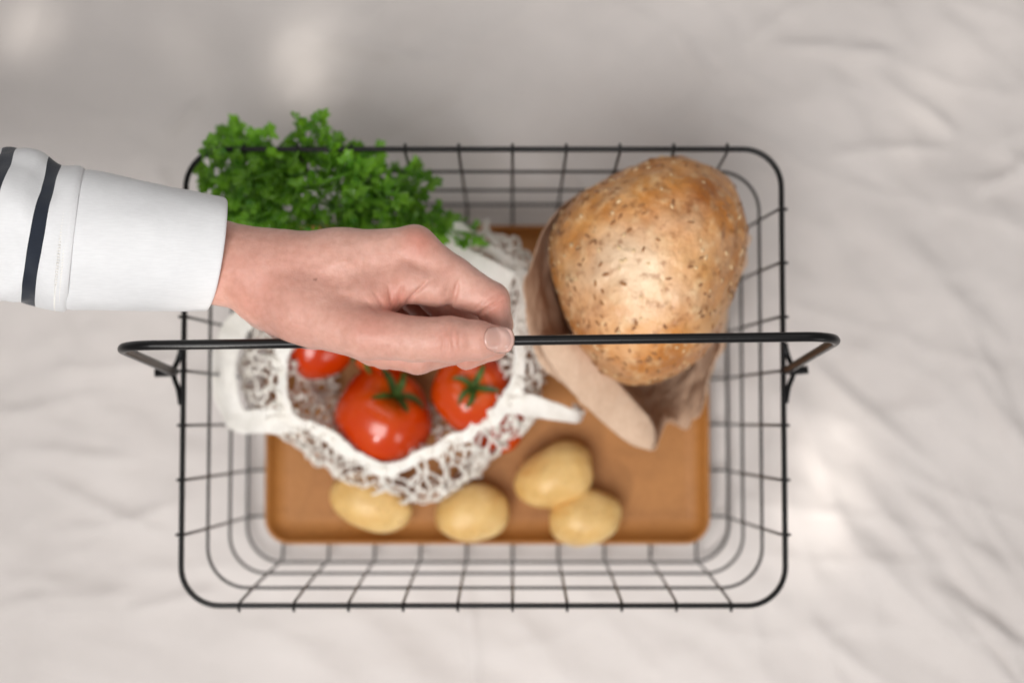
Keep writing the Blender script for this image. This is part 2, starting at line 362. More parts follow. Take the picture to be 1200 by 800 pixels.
# handle
HZ = 29.5
A0, A1 = at(133, 405, HZ), at(989, 394, HZ)
hl = at(207, 436, RZ); hr = at(919, 434, RZ)
def handle_path():
    rad = 1.9; pts = []
    def corner(p_end, d_along, d_down):
        for k in range(9):
            a = k / 8 * math.pi / 2; yield p_end - d_along * rad * (1 - math.sin(a)) * 1 + d_down * rad * (1 - math.cos(a)) * 1
    dx = (A1 - A0) / np.linalg.norm(A1 - A0)
    hLe, hRe = hl + [-0.12, 0, 0], hr + [0.12, 0, 0]
    dl = hLe - A0; dl /= np.linalg.norm(dl); dr = hRe - A1; dr /= np.linalg.norm(dr)
    pts += [hLe + np.array([-1.15, -0.05, 0.1]), hLe + np.array([-0.45, -0.02, -0.15]), hLe + np.array([0.05, 0.02, 0.05]), hLe - dl * 0.7]
    pts += [hLe + (A0 + dl * rad - hLe) * f for f in (0.35, 0.7)]
    for k in range(9):
        a = k / 8 * math.pi / 2; pts.append(A0 + dx * rad * (1 - math.cos(a)) + dl * rad * (1 - math.sin(a)))
    for f in np.linspace(0.1, 0.9, 12): pts.append(A0 + (A1 - A0) * f)
    for k in range(9):
        a = math.pi / 2 - k / 8 * math.pi / 2; pts.append(A1 - dx * rad * (1 - math.cos(a)) + dr * rad * (1 - math.sin(a)))
    pts += [hRe + (A1 + dr * rad - hRe) * f for f in (0.7, 0.35)]
    pts += [hRe - dr * 0.7, hRe + np.array([-0.05, 0.02, 0.05]), hRe + np.array([0.45, -0.02, -0.15]), hRe + np.array([1.25, 0.05, 0.1])]
    return np.array(pts)
tube('handle', handle_path(), 0.245, M['black'], basket, 14)
for sx, h in ((-1, hl), (1, hr)):
    c = np.array([sx * RW / 2, h[1], RZ])
    pts = [c + np.array([sx * a, b, d]) for a, b, d in ((0.12, 1.6, 0.05), (0.2, 1.1, 0.05), (0.42, 0.55, -0.12), (0.66, 0.1, -0.2), (0.55, -0.4, -0.15), (0.32, -0.9, 0.0), (0.2, -1.4, 0.05), (0.12, -1.9, 0.05))]
    tube('hinge_eyelet', catmull(pts, 26), 0.16, M['black'], basket, 8)

# ------------------------------------------------------------------ the tray
def build_tray():
    TW, TL, cy = 30.3, 21.8, -0.14
    prof = [(0.0, 1.75), (0.06, 1.9), (0.16, 1.95), (0.26, 1.9), (0.36, 1.7), (0.55, 1.3), (0.95, 1.02), (1.6, 0.95)]      # inset, z: lip then floor
    outer = [(1.5, 0.62), (0.9, 0.64), (0.3, 0.9), (0.04, 1.4), (0.0, 1.75)]
    V = []; n = 0
    for ins, z in outer[:-1] + prof:
        L = rrect(TW - 2 * ins, TL - 2 * ins, max(0.4, 1.75 - ins), z, 8, 0, cy); n = len(L); V.append(L)
    V = np.concatenate(V); R = len(V) // n
    F = [(b, a, d, c) for a, b, c, d in grid_faces(R, n, True)]
    F = grid_faces(R, n, True)
    F.append(tuple(range(n - 1, -1, -1))[::1]); F.append(tuple((R - 1) * n + j for j in range(n)))
    V[:, 2] += 0.03 * vn(V, 0.3, 2)
    o = mesh('tray', V, F, M['tray'])
    return tag(o, 'rectangular brown tray with rounded corners lying in the basket', 'tray')
build_tray()
TRAY = 0.97

# ------------------------------------------------------------------ potatoes
def potato(px, py, a, b, h, ang, seed, label):
    c = at(px, py, TRAY + h * 0.95)
    n, m = 44, 64; th = np.linspace(0, math.pi, n); ph = np.linspace(0, 2 * math.pi, m, endpoint=False)
    T, Ph = np.meshgrid(th, ph, indexing='ij'); e = 1.0
    q = np.stack([np.cos(T), np.sin(T) * np.cos(Ph), np.sin(T) * np.sin(Ph)], -1)
    s = np.sign(q) * np.abs(q) ** e
    s = s * (1 + 0.10 * vn(q, 1.1, seed)[..., None] + 0.012 * vn(q, 5, seed + 3)[..., None]); er = np.random.default_rng(seed + 70).normal(size=(9, 3)); er /= np.linalg.norm(er, axis=1)[:, None]
    for ev in er: s = s * (1 - 0.035 * np.exp(-((1 - q @ ev) / 0.006))[..., None])
    s[..., 1] *= 1 + 0.10 * q[..., 0] * (1 if seed % 2 else -1)
    V = s * [a, b, h]; ca, sa = math.cos(ang), math.sin(ang)
    R = np.array([[ca, -sa, 0], [sa, ca, 0], [0, 0, 1]]); V = V.reshape(-1, 3) @ R.T
    V[:, 2] -= V[:, 2].min() + (c[2] - TRAY)
    root = empty('potato', (c[0], c[1], TRAY)); F = grid_faces(n, m, True)
    bpy.data.objects.remove(root)
    o = mesh('potato', V, F, M['potato']); o.location = Vector(c) * CM
    return tag(o, label, 'potato', 'small yellow potatoes on the tray')
potato(650, 558, 2.75, 2.04, 1.9, math.radians(22), 1, 'oval yellow potato highest of the loose group, tilted up to the right')
potato(686, 606, 2.5, 1.86, 1.8, math.radians(14), 2, 'yellow potato nearest the tray edge, right of the others')
potato(552, 602, 2.5, 2.0, 1.85, math.radians(14), 3, 'roundish yellow potato lying between the net bag and the potato pair')
potato(436, 588, 3.0, 1.95, 1.8, math.radians(-24), 4, 'yellow potato half covered by the edge of the net bag')

# ------------------------------------------------------------------ tomatoes
def tomato(px, py, z, r, tilt, az, seed, label):
    c = at(px, py, z); n, m = 26, 40
    th = np.linspace(0, math.pi, n); ph = np.linspace(0, 2 * math.pi, m, endpoint=False); T, Ph = np.meshgrid(th, ph, indexing='ij')
    rr = 1 + 0.025 * np.cos(5 * Ph + seed) * np.sin(T) + 0.03 * vn(np.stack([np.sin(T) * np.cos(Ph), np.sin(T) * np.sin(Ph), np.cos(T)], -1), 1.3, seed)
    R = rr * r; x = R * np.sin(T); z_ = R * np.cos(T) * 0.86
    z_ = z_ - 0.22 * r * np.exp(-(T / 0.30) ** 2) - 0.06 * r * np.exp(-((math.pi - T) / 0.3) ** 2)
    V = np.stack([x * np.cos(Ph), x * np.sin(Ph), z_], -1).reshape(-1, 3)
    root = empty('tomato', c)
    rot = Matrix.Rotation(az, 3, 'Z') @ Matrix.Rotation(tilt, 3, 'Y')
    Rm = np.array(rot)
    o = mesh('flesh', V @ Rm.T + c, grid_faces(n, m, True), M['tomato'], root)
    sh = 0.65 * np.exp(-(T / 0.42) ** 2).reshape(-1)
    at_ = o.data.attributes.new('shade', 'FLOAT', 'POINT'); at_.data.foreach_set('value', sh)
    rng = np.random.default_rng(seed + 50)
    top = 0.86 * r - 0.2 * r
    for k in range(5):
        a = 2 * math.pi * k / 5 + rng.uniform(-.2, .2); L = r * rng.uniform(0.45, 0.66); w = 0.125 * r * rng.uniform(.8, 1.1); up = rng.uniform(0.0, 0.18) * r
        S = np.linspace(0, 1, 7); cl = rng.uniform(-.35, .35); VV = []
        for s in S:
            rad = 0.05 * r + L * s; ww = w * (0.55 + 0.9 * s) * (1 - s) ** 0.7 + 0.01
            zz = top + 0.05 * r + 0.17 * r * np.sin(min(1, s * 1.8) * math.pi / 2) + up * s * s - 0.10 * r * s ** 2
            aa = a + cl * s * s
            for side, dz in ((-1, 0.03), (0, 0), (1, 0.03)):
                VV.append((rad * math.cos(aa) - side * ww * math.sin(aa), rad * math.sin(aa) + side * ww * math.cos(aa), zz + dz * r))
        n3 = len(VV); VV = np.array(VV); VV2 = np.concatenate([VV, VV - [0, 0, 0.05]])
        F = grid_faces(7, 3); F = F + [tuple(reversed([i + n3 for i in f])) for f in F]
        mesh('sepal', VV2 @ Rm.T + c, F, M['calyx'], root)
    st = np.array([(0, 0, top), (0.02, 0.03, top + 0.2 * r), (0.1, 0.08, top + 0.42 * r), (0.22, 0.1, top + 0.55 * r)])
    tube('stem', st @ Rm.T + c, [0.16, 0.13, 0.12, 0.15], M['calyx'], root, 8)
    return tag(root, label, 'tomato', 'tomatoes in the net bag')
tomato(450, 487, 5.2, 3.25, 0.72, math.radians(54), 1, 'largest red tomato, resting in the V of the net bag hem')
tomato(553, 459, 6.9, 2.62, 0.15, math.radians(60), 2, 'red tomato with star-shaped green calyx facing up beside the paper bag')
tomato(370, 401, 5.2, 2.65, 0.95, math.radians(80), 3, 'red tomato at the left end of the net bag under the wrist')
tomato(448, 400, 4.6, 2.5, 0.75, math.radians(215), 4, 'red tomato below the palm, only a sliver of it showing')
tomato(548, 362, 6.2, 2.55, 0.3, math.radians(120), 5, 'red tomato glimpsed in the gap between thumb and index finger')
tomato(582, 496, 3.1, 2.1, 2.4, math.radians(-20), 6, 'red tomato behind the white netting at the right of the bag')

# ------------------------------------------------------------------ the net bag
netbag = tag(empty('net_bag', at(460, 440, TRAY)), 'white cotton net bag holding the tomatoes', 'bag')
HEM = [(338, 395, 8.6), (330, 440, 8.6), (338, 482, 8.3), (372, 503, 7.8), (412, 529, 7.3), (452, 549, 6.9), (498, 532, 7.4), (540, 511, 7.8), (573, 489, 8.4), (598, 466, 9.2),
       (606, 425, 9.6), (608, 375, 9.6), (616, 338, 9.3), (596, 308, 9.0), (556, 290, 8.6), (500, 300, 8.4), (420, 330, 8.4), (364, 358, 8.6)]
OUT = [(282, 395, 6.5), (268, 442, 6.5), (296, 488, 6.0), (345, 528, 4.6), (390, 562, 4.2), (448, 586, 4.0), (520, 588, 4.0), (562, 558, 4.4), (590, 528, 4.8), (634, 494, 5.6),
       (640, 430, 6.5), (636, 380, 6.5), (632, 320, 6.5), (604, 280, 6.5), (556, 268, 6.0), (490, 276, 6.0), (400, 300, 6.0), (320, 345, 6.0)]
BAS = [(330, 400, 1.6), (325, 440, 1.5), (345, 485, 1.4), (375, 515, 1.35), (410, 545, 1.35), (450, 566, 1.35), (510, 568, 1.35), (548, 545, 1.35), (575, 515, 1.35), (605, 485, 1.4),
       (610, 430, 1.4), (605, 380, 1.5), (600, 330, 1.5), (580, 300, 1.5), (545, 290, 1.5), (490, 300, 1.5), (420, 325, 1.5), (360, 365, 1.5)]
NB = 240
hem = catmull([at(*p) for p in HEM], NB, True); outc = catmull([at(*p) for p in OUT], NB, True); bas = catmull([at(*p) for p in BAS], NB, True)
inn = catmull([at(460 + (p[0] - 460) * .5, 440 + (p[1] - 430) * .5, 2.0) for p in HEM], NB, True)
def net_point(t, s, layer=0):
    """t around 0..1, s from hem 0 to base 1"""
    i = np.mod(t, 1) * NB; a = np.floor(i).astype(int) % NB; b = (a + 1) % NB; f = (i - np.floor(i))[..., None]
    H = hem[a] * (1 - f) + hem[b] * f; O = outc[a] * (1 - f) + outc[b] * f; B = bas[a] * (1 - f) + bas[b] * f; I = inn[a] * (1 - f) + inn[b] * f
    s = np.asarray(s)[..., None]
    if layer: return H * (1 - s) + I * s + np.array([0, 0, -0.6]) * np.sin(s * math.pi)
    P = (1 - s) ** 2 * H + 2 * s * (1 - s) * (1.55 * O - 0.275 * (H + B)) + s * s * B
    return P
def build_net(layer, cells, rows, r):
    b = Batch(); K = 7
    rng = np.random.default_rng(5 + layer)
    node = lambda i, j: ((i + 0.5 * (j % 2)) / cells, j / rows)
    jit = {}
    def pos(i, j):
        key = (i % cells, j)
        if key not in jit:
            t, s = node(*key); t += rng.normal() * 0.22 / cells; s = s + (rng.normal() * 0.13 / rows if 0 < j < rows else 0)
            p = net_point(np.array(t), np.array(max(0, s)), layer) ; w = 0.35 if j else 0
            jit[key] = p + rng.normal(size=3) * [0.12, 0.12, 0.22] * (1 if j else 0.2)
        return jit[key]
    for j in range(rows):
        for i in range(cells):
            for di in ((0, -1) if j % 2 == 0 else (0, 1)):
                p, q = pos(i, j), pos(i + di, j + 1); d = q - p; L = np.linalg.norm(d)
                sag = rng.normal(size=3) * 0.17 * L; sag[2] += 0.02 * L
                k = np.linspace(0, 1, K)[:, None]; path = p * (1 - k) + q * k + sag * (4 * k * (1 - k))
                path += (rng.normal(size=(K, 3)) * 0.02); rr = r * rng.uniform(.85, 1.2) * (1 + 0.35 * np.abs(np.linspace(-1, 1, K)) ** 4)
                V, F = tube_arrays(path, rr, 6, caps=False); b.add(V, F)
                if rng.random() < 0.55:                                   # a second strand laid beside the first
                    off = rng.normal(size=3) * 0.12; V, F = tube_arrays(path + off * (4 * k * (1 - k)), rr * 0.7, 6, caps=False); b.add(V, F)
    for key, p in jit.items():                                            # knots
        n, m = 5, 7; T, Ph = np.meshgrid(np.linspace(0, math.pi, n), np.linspace(0, 2 * math.pi, m, endpoint=False), indexing='ij')
        V = np.stack([np.sin(T) * np.cos(Ph), np.sin(T) * np.sin(Ph), np.cos(T)], -1).reshape(-1, 3) * r * rng.uniform(1.25, 1.7) + p
        b.add(V, grid_faces(n, m, True))
    return b
o = build_net(0, 56, 10, 0.08).build('net', M['cotton'], netbag); o['kind'] = 'stuff'
o = build_net(1, 46, 8, 0.08).build('inner_net', M['cotton'], netbag); o['kind'] = 'stuff'
def ribbon(name, P, w, thick, up, mat, parent, n=80, closed=False, wr=0.06, seed=0):
    P = catmull(P, n, closed) if len(P) != n else np.asarray(P); up = np.broadcast_to(np.asarray(up, float), P.shape)
    T = np.roll(P, -1, 0) - np.roll(P, 1, 0) if closed else np.gradient(P, axis=0); T /= np.linalg.norm(T, axis=1)[:, None]
    N = np.cross(up, T); N /= np.linalg.norm(N, axis=1)[:, None]; U = np.cross(T, N); w = np.broadcast_to(np.asarray(w, float), (n,))
    sec = []
    for k in range(18):
        a = 2 * math.pi * k / 18; ca, sa = math.cos(a), math.sin(a)
        sec.append((np.sign(ca) * abs(ca) ** 0.7, np.sign(sa) * abs(sa) ** 0.6))
    V = np.stack([P + N * (x * w / 2)[:, None] + U * (y * thick / 2) + U * (0.10 * w * (x * x - 0.4))[:, None] for x, y in sec], 1)
    V = V + (U * 1.0)[:, None] * (wr * fbm(V, 1.1, 3, seed))[..., None] + N[:, None] * (wr * vn(V, 0.9, seed + 9))[..., None]
    F = grid_faces(n, 18, True)
    if closed: F = F + [((n - 1) * 18 + j, (n - 1) * 18 + (j + 1) % 18, (j + 1) % 18, j) for j in range(18)]
    else: F = F + [tuple(range(17, -1, -1)), tuple((n - 1) * 18 + j for j in range(18))]
    return mesh(name, V.reshape(-1, 3), F, mat, parent)
ctr = at(470, 430, 8)
upv = np.array([0, 0, 1.0]) + 0.55 * (hem - ctr) / np.linalg.norm(hem - ctr, axis=1)[:, None]
ribbon('hem', hem, 0.95 + 0.12 * np.sin(np.linspace(0, 31, NB)) + 0.15 * np.sin(np.linspace(0, 75, NB)), 0.18, upv, M['hem'], netbag, NB, True, 0.22, 4)
ribbon('strap', [at(*p) for p in ((592, 468, 8.9), (620, 474, 8.6), (650, 482, 7.9), (674, 488, 7.2), (680, 484, 6.0), (672, 476, 4.5))], np.interp(np.linspace(0, 1, 60), [0, .3, .6, 1], [1.7, 1.3, 0.75, .5]), 0.16, (0, -0.25, 1), M['hem'], netbag, 60, wr=.06, seed=6)
ribbon('strap', [at(*p) for p in ((350, 493, 8.0), (325, 493, 8.0), (300, 494, 7.8), (276, 488, 8.2), (263, 450, 9.0), (264, 410, 9.4), (282, 378, 9.2), (318, 368, 8.8), (356, 362, 8.6))], [1.5] * 90, 0.22, (0.3, 0, 1), M['hem'], netbag, 90, wr=.16, seed=7)
ribbon('strap', [at(*p) for p in ((560, 292, 8.9), (545, 282, 9.8), (530, 272, 10), (540, 300, 9.6), (575, 320, 9.8), (600, 330, 9.8))], [1.5] * 70, 0.22, (0, -0.2, 1), M['hem'], netbag, 70, wr=.14, seed=9)

# ------------------------------------------------------------------ the loaf
loaf = empty('bread_loaf', at(745, 340, TRAY)); tag(loaf, 'seeded golden bread loaf standing in the paper bag', 'bread')
OUTL = [(872, 275), (873, 240), (858, 214), (830, 190), (803, 180), (770, 184), (735, 197), (700, 213), (664, 236), (646, 268), (641, 300), (648, 340), (664, 380), (690, 418), (718, 444), (745, 454), (785, 440), (825, 412), (852, 376), (867, 330)]
ZL = 15.0
lc = at(759, 313, ZL); ol = (np.array([at(x, y, ZL) for x, y in OUTL]) - lc) * np.array([1.0 if (y > 395) else 0.968 for x, y in OUTL])[:, None]
oa = np.arctan2(ol[:, 1], ol[:, 0]); orad = np.hypot(ol[:, 0], ol[:, 1]); order = np.argsort(oa); oa = oa[order]; orad = orad[order]
def outline_r(a):
    a = np.mod(a + math.pi, 2 * math.pi) - math.pi
    return np.interp(a, np.concatenate([oa - 2 * math.pi, oa, oa + 2 * math.pi]), np.tile(orad, 3))
def loaf_point(T, Ph):
    """T 0 at the crown, pi at the foot"""
    k = np.linspace(-0.2, 0.2, 9); R = np.mean([outline_r(Ph + d) for d in k], 0)
    up = np.cos(T) > 0
    e = np.where(up, 0.9, 0.75)
    rr = np.sin(T) ** e * np.where(up, 1, 1 - 0.25 * (-np.cos(T)).clip(0) ** 1.2)
    z = np.where(up, 5.4 * np.cos(T), 12.6 * np.cos(T))
    q = np.stack([rr * R * np.cos(Ph), rr * R * np.sin(Ph), z], -1)
    sh = (z / 10.0).clip(-1.3, .6); q[..., 0] += 0.9 * sh * np.abs(sh) * np.where(sh < 0, 1, .6); q[..., 1] += 0.9 * np.minimum(sh, 0)*-1*(-0.6)
    nd = q / (np.linalg.norm(q, axis=-1, keepdims=True) + 1e-9)
    q = q + nd * (0.16 * fbm(q, 0.33, 3, 31) + 0.05 * fbm(q, 1.6, 3, 35))[..., None]
    return q + lc
n, m = 120, 180
T, Ph = np.meshgrid(np.linspace(0.0, math.pi, n), np.linspace(0, 2 * math.pi, m, endpoint=False), indexing='ij')
LV = loaf_point(T, Ph).reshape(-1, 3)
crust = mesh('crust', LV, grid_faces(n, m, True), M['bread'], loaf)
fl = np.clip(0.75 * np.exp(-(((LV[:, 0] - at(745, 320, 19)[0]) / 3.6) ** 2 + ((LV[:, 1] - at(745, 320, 19)[1]) / 3.4) ** 2)) + 0.18 * fbm(LV, 0.6, 3, 60), 0, 1) * (LV[:, 2] > 14)  # crust colour paler around the middle of the crown
crust.data.attributes.new('pale_crown', 'FLOAT', 'POINT').data.foreach_set('value', fl)
def seeds(name, count, L, w, mat, seed):
    b = Batch(); rng = np.random.default_rng(seed); k = 0
    while k < count:
        t = math.acos(1 - rng.random() * 1.25); p = rng.random() * 2 * math.pi
        if vn(np.array([[math.cos(p) * t * 2, math.sin(p) * t * 2, 3.0]]), 1.2, seed)[0] < rng.uniform(-.8, .5): continue
        e = 0.01; P0, Pa, Pb = loaf_point(np.array([t, t + e, t]), np.array([p, p, p + e]))
        a = Pa - P0; bb = Pb - P0; N = np.cross(a, bb); N /= np.linalg.norm(N); a /= np.linalg.norm(a); c = np.cross(N, a)
        th = rng.random() * math.pi; d = a * math.cos(th) + c * math.sin(th); s = np.cross(N, d); k += 1
        l = L * rng.uniform(.7, 1.2); ww = w * rng.uniform(.8, 1.2); VV = []; F = []
        for q, f in ((-1, 0.0), (-.5, .8), (.1, 1.0), (.6, .7), (1, 0.0)):
            for x, h in ((-1, 0.0), (0, 0.07), (1, 0.0), (0, -0.05)):
                VV.append(P0 + d * q * l / 2 + s * x * f * ww / 2 + N * (h * max(f, .2) * 0.8 + 0.012))
        b.add(np.array(VV), grid_faces(5, 4, True))
    o = b.build(name, mat, loaf); o['kind'] = 'stuff'
seeds('linseeds', 250, 0.46, 0.18, M['seed_dark'], 3)
seeds('sesame_seeds', 130, 0.34, 0.20, M['seed_pale'], 8)

# ------------------------------------------------------------------ the paper bag
def build_paper():
    Rm = [(684, 224, 14.0), (648, 255, 14.4), (624, 305, 14.4), (615, 350, 13.8), (622, 398, 12.8), (638, 428, 11.4), (690, 478, 9.2), (738, 514, 7.6), (766, 527, 6.6), (782, 497, 6.6), (806, 504, 6.6), (828, 462, 8.4), (843, 408, 10.4), (858, 340, 11), (862, 262, 11.5), (805, 212, 12), (742, 210, 13)]
    Mm = [(690, 246, 10.5), (658, 272, 10.0), (645, 310, 9.5), (648, 348, 9.2), (664, 390, 9.2), (692, 418, 8.8), (721, 448, 7.4), (746, 474, 4.8), (760, 482, 3.4), (772, 470, 3.2), (790, 464, 3.6), (806, 436, 4.2), (824, 400, 5.5), (846, 340, 9), (846, 272, 9), (798, 234, 9.5), (742, 236, 10.5)]
    K = len(Rm); c0 = at(752, 350, 2)
    Bm = []
    for k, p in enumerate(Mm):
        q = at(p[0], p[1], p[2]); Bm.append(np.array([c0[0] + (q[0] - c0[0]) * .82, c0[1] + (q[1] - c0[1]) * .82, 1.25]))
    NN = 260
    R_ = catmull([at(*p) for p in Rm], NN, True); M_ = catmull([at(*p) for p in Mm], NN, True); B_ = catmull(Bm, NN, True)
    rng = np.random.default_rng(2)
    S = 60; rows = []
    for i in range(S):
        s = i / (S - 1) * 2
        P = R_ * (1 - s) + M_ * s if s <= 1 else M_ * (2 - s) + B_ * (s - 1)
        if s <= 1:                                                       # the rim bows outward
            o = P - c0; o[:, 2] = 0; o /= np.linalg.norm(o, axis=1)[:, None]; P = P + np.array([0, 0, 1.0]) * (0.35 * math.sin(s * math.pi)) 
        rows.append(P)
    V = np.array(rows)
    fold = vlin(V, 0.42, 5); fold2 = vlin(V, 0.95, 7)
    out = V - c0; out[..., 2] = 0; out /= np.linalg.norm(out, axis=-1, keepdims=True)
    rightw = np.clip((V[..., 0] - at(765, 500, 6)[0]) / 2, 0, 1)
    edge = np.clip(np.arange(S) / 5, 0.6, 1)[:, None]
    V = V + out * ((0.62 * fold + 0.28 * fold2) * edge * (0.6 + 1.0 * rightw))[..., None]
    V[..., 2] += (0.32 * fold2 + 0.12 * vlin(V, 1.9, 9)) * edge * (0.6 + rightw)
    V[0] += rng.normal(size=(NN, 3)) * 0.02
    F = grid_faces(S, NN, True); F.append(tuple((S - 1) * NN + j for j in range(NN)))
    bag = empty('paper_bag', at(752, 350, 1.1))
    o = mesh('bag_wall', V.reshape(-1, 3), F, M['paper'], bag)
    sd = o.modifiers.new('thickness', 'SOLIDIFY'); sd.thickness = 0.0003; sd.offset = 0
    # the front edge of the mouth folded outward into a flat flap
    n1, n2 = 70, 16
    L_ = catmull([at(*p) for p in ((630, 398, 13.4), (646, 428, 12.6), (672, 460, 11.4), (704, 492, 10.0), (738, 519, 8.7), (762, 527, 8.0))], n1)
    R2 = catmull([at(*p) for p in ((676, 392, 12.8), (694, 416, 12.2), (716, 440, 11.2), (740, 466, 10.0), (762, 492, 8.8), (769, 512, 8.1))], n1)
    f = np.linspace(0, 1, n2)[None, :, None]; Q = L_[:, None] * (1 - f) + R2[:, None] * f
    lift = 0.28 * np.sin(f[..., 0] * math.pi) + 0.16 * vlin(Q, 0.5, 12) + 0.07 * vlin(Q, 1.3, 14); Q[..., 2] += lift
    Q = np.concatenate([Q, (R2 + [0.05, 0.05, -0.7])[:, None]], 1); Q = np.concatenate([(L_ + [0.15, 0.1, -0.9])[:, None], Q], 1)
    o = mesh('folded_flap', Q.reshape(-1, 3), grid_faces(n1, n2 + 2), M['paper'], bag)
    sd = o.modifiers.new('thickness', 'SOLIDIFY'); sd.thickness = 0.0004; sd.offset = 0
    return tag(bag, 'open brown paper bag wrapped round the bread loaf', 'bag')
build_paper()

# ------------------------------------------------------------------ the parsley
def parsley_mesh(seed):
    rng = np.random.default_rng(seed); b = Batch()
    def leaflet(org, ang, L, tilt):
        n = 60; th = np.linspace(-2.5, 2.5, n); lob = 0.52 + 0.48 * np.abs(np.cos(th * 1.9)) ** 0.6 + 0.10 * np.cos(th * 12 + rng.uniform(0, 6))
        rad = L * 0.55 * lob * (0.72 + 0.28 * np.cos(th)); rows = []
        for f in (0.08, 0.4, 0.75, 1.0):
            x = L * 0.42 + rad * f * np.cos(th); y = rad * f * np.sin(th) * 0.95
            rows.append(np.stack([x, y, 0.11 * L * np.sin(th * 6 + 1) * f * f + 0.0 * x], -1))
        V = np.array(rows).reshape(-1, 3); V[:, 2] += tilt * V[:, 0] - 0.35 * (V[:, 0] ** 2) / L * rng.uniform(-.3, 1.3) + 0.10 * L * vn(V / L, 2.4, seed + int(ang * 10)) * 2.4 - 0.25 * np.abs(V[:, 1])
        ca, sa = math.cos(ang), math.sin(ang); V = np.stack([V[:, 0] * ca - V[:, 1] * sa, V[:, 0] * sa + V[:, 1] * ca, V[:, 2]], -1) + org
        F = grid_faces(4, n) + [tuple(range(0, n))]
        b.add(V, F)
    leaflet(np.array([0.5, 0, 0]), rng.uniform(-.2, .2), 1.0, rng.uniform(-.2, .3))
    leaflet(np.array([0.28, 0.05, 0]), 1.15 + rng.uniform(-.2, .2), 0.85, rng.uniform(-.1, .5)); leaflet(np.array([0.28, -0.05, 0]), -1.15 + rng.uniform(-.2, .2), 0.85, rng.uniform(-.1, .5))
    V, F = tube_arrays(np.array([(-0.7, 0, -0.25), (-0.2, 0, -.02), (0.3, 0, 0), (0.9, 0, 0.02)]), [0.06, 0.055, 0.05, 0.02], 5); b.add(V, F)
    me = bpy.data.meshes.new('leaf'); me.from_pydata((np.concatenate(b.V) * CM).tolist(), [], b.F); me.polygons.foreach_set('use_smooth', [True] * len(me.polygons)); me.materials.append(M['leaf']); return me
parsley = empty('parsley_bunch', at(400, 270, 2.0)); tag(parsley, 'bunch of fresh green parsley spilling over the far rim', 'parsley')
LM = [parsley_mesh(k) for k in range(7)]
CL = [(284, 200, 24, 15.2, 13), (246, 192, 9, 16.7, 3), (362, 166, 10, 15.9, 4), (322, 182, 16, 15.2, 5), (330, 205, 34, 15.6, 17), (315, 236, 40, 14.5, 22), (392, 218, 34, 16.0, 20), (432, 232, 30, 15.2, 16), (396, 262, 46, 14.8, 24), (470, 222, 16, 14.0, 6), (284, 258, 30, 14, 12), (474, 262, 28, 13.5, 13), (530, 274, 8, 11.5, 3), (400, 190, 12, 15, 4)]
base = at(470, 340, 3.5); rng = np.random.default_rng(21); tips = []; cnt = 0
for (cx, cy, rr, z, k) in CL:
    for j in range(k):
        a = rng.random() * 2 * math.pi; d = rr * math.sqrt(rng.random())
        zz = z - 1.8 * (d / rr) ** 2 + rng.normal() * 0.9 - (1.6 if rng.random() < .3 else 0)
        p = at(cx + d * math.cos(a), cy + d * math.sin(a), zz)
        o = bpy.data.objects.new('leaf', LM[rng.integers(7)]); COL.objects.link(o); o.parent = parsley
        o.matrix_parent_inverse = Matrix.Translation(-parsley.location); o.location = Vector(p) * CM
        out = math.atan2(p[1] - at(385, 225, z)[1], p[0] - at(385, 225, z)[0]) + rng.normal() * 0.9
        o.rotation_euler = (rng.normal() * 0.6, rng.normal() * 0.55 + 0.2, out); s = rng.uniform(1.15, 1.85); o.scale = (s, s, s); cnt += 1
        if rng.random() < 0.13: tips.append(p)
for p in tips:
    mid = base * 0.5 + p * 0.5 + np.array([rng.normal() * .6, rng.normal() * .6, 1.2])
    tube('stem', catmull([base + rng.normal(size=3) * .5, mid, p - [0, 0, 1.6], p - [0, 0, 0.9]], 18), np.linspace(0.16, 0.07, 18), M['stem'], parsley, 6)

# ------------------------------------------------------------------ the person's hand and sleeve
def smin(a, b, k):
    h = np.clip(0.5 + 0.5 * (b - a) / k, 0, 1); return b * (1 - h) + a * h - k * h * (1 - h)
def cone(P, a, b, ra, rb):
    ab = b - a; h = np.clip(((P - a) @ ab) / (ab @ ab), 0, 1); return np.linalg.norm(P - a - h[:, None] * ab, axis=1) - (ra + (rb - ra) * h)
def hp(p): return at(p[0], p[1], HZ + p[2])
PALM = [  # (px, py, height above the bar, radius) pairs
    ((120, 290, -1.3, 2.1), (255, 306, -1.3, 1.85)), ((120, 292, -2.2, 2.1), (262, 310, -2.4, 1.8)), ((252, 307, -1.3, 1.88), (315, 322, -1.2, 2.0)),
    ((300, 312, -0.9, 1.75), (400, 305, -0.6, 1.42)), ((400, 305, -0.6, 1.42), (486, 289, -0.25, 0.92)),
    ((300, 318, -2.4, 1.8), (476, 306, -2.7, 1.0)), ((300, 326, -3.5, 1.6), (460, 320, -4.3, 0.92)), ((300, 334, -4.2, 1.35), (436, 338, -5.4, 0.85)),
    ((312, 347, -0.9, 1.5), (360, 365, -0.35, 1.62)), ((350, 352, -0.3, 1.5), (432, 352, 0.0, 1.0)), ((350, 368, -1.5, 1.6), (432, 386, -1.2, 1.2)), ((320, 350, -3.0, 1.7), (410, 372, -3.8, 1.3)),
    ((430, 342, -0.2, 1.0), (470, 326, -0.3, 1.0)), ((425, 358, 0.0, 0.9), (458, 346, -0.2, 0.62))]
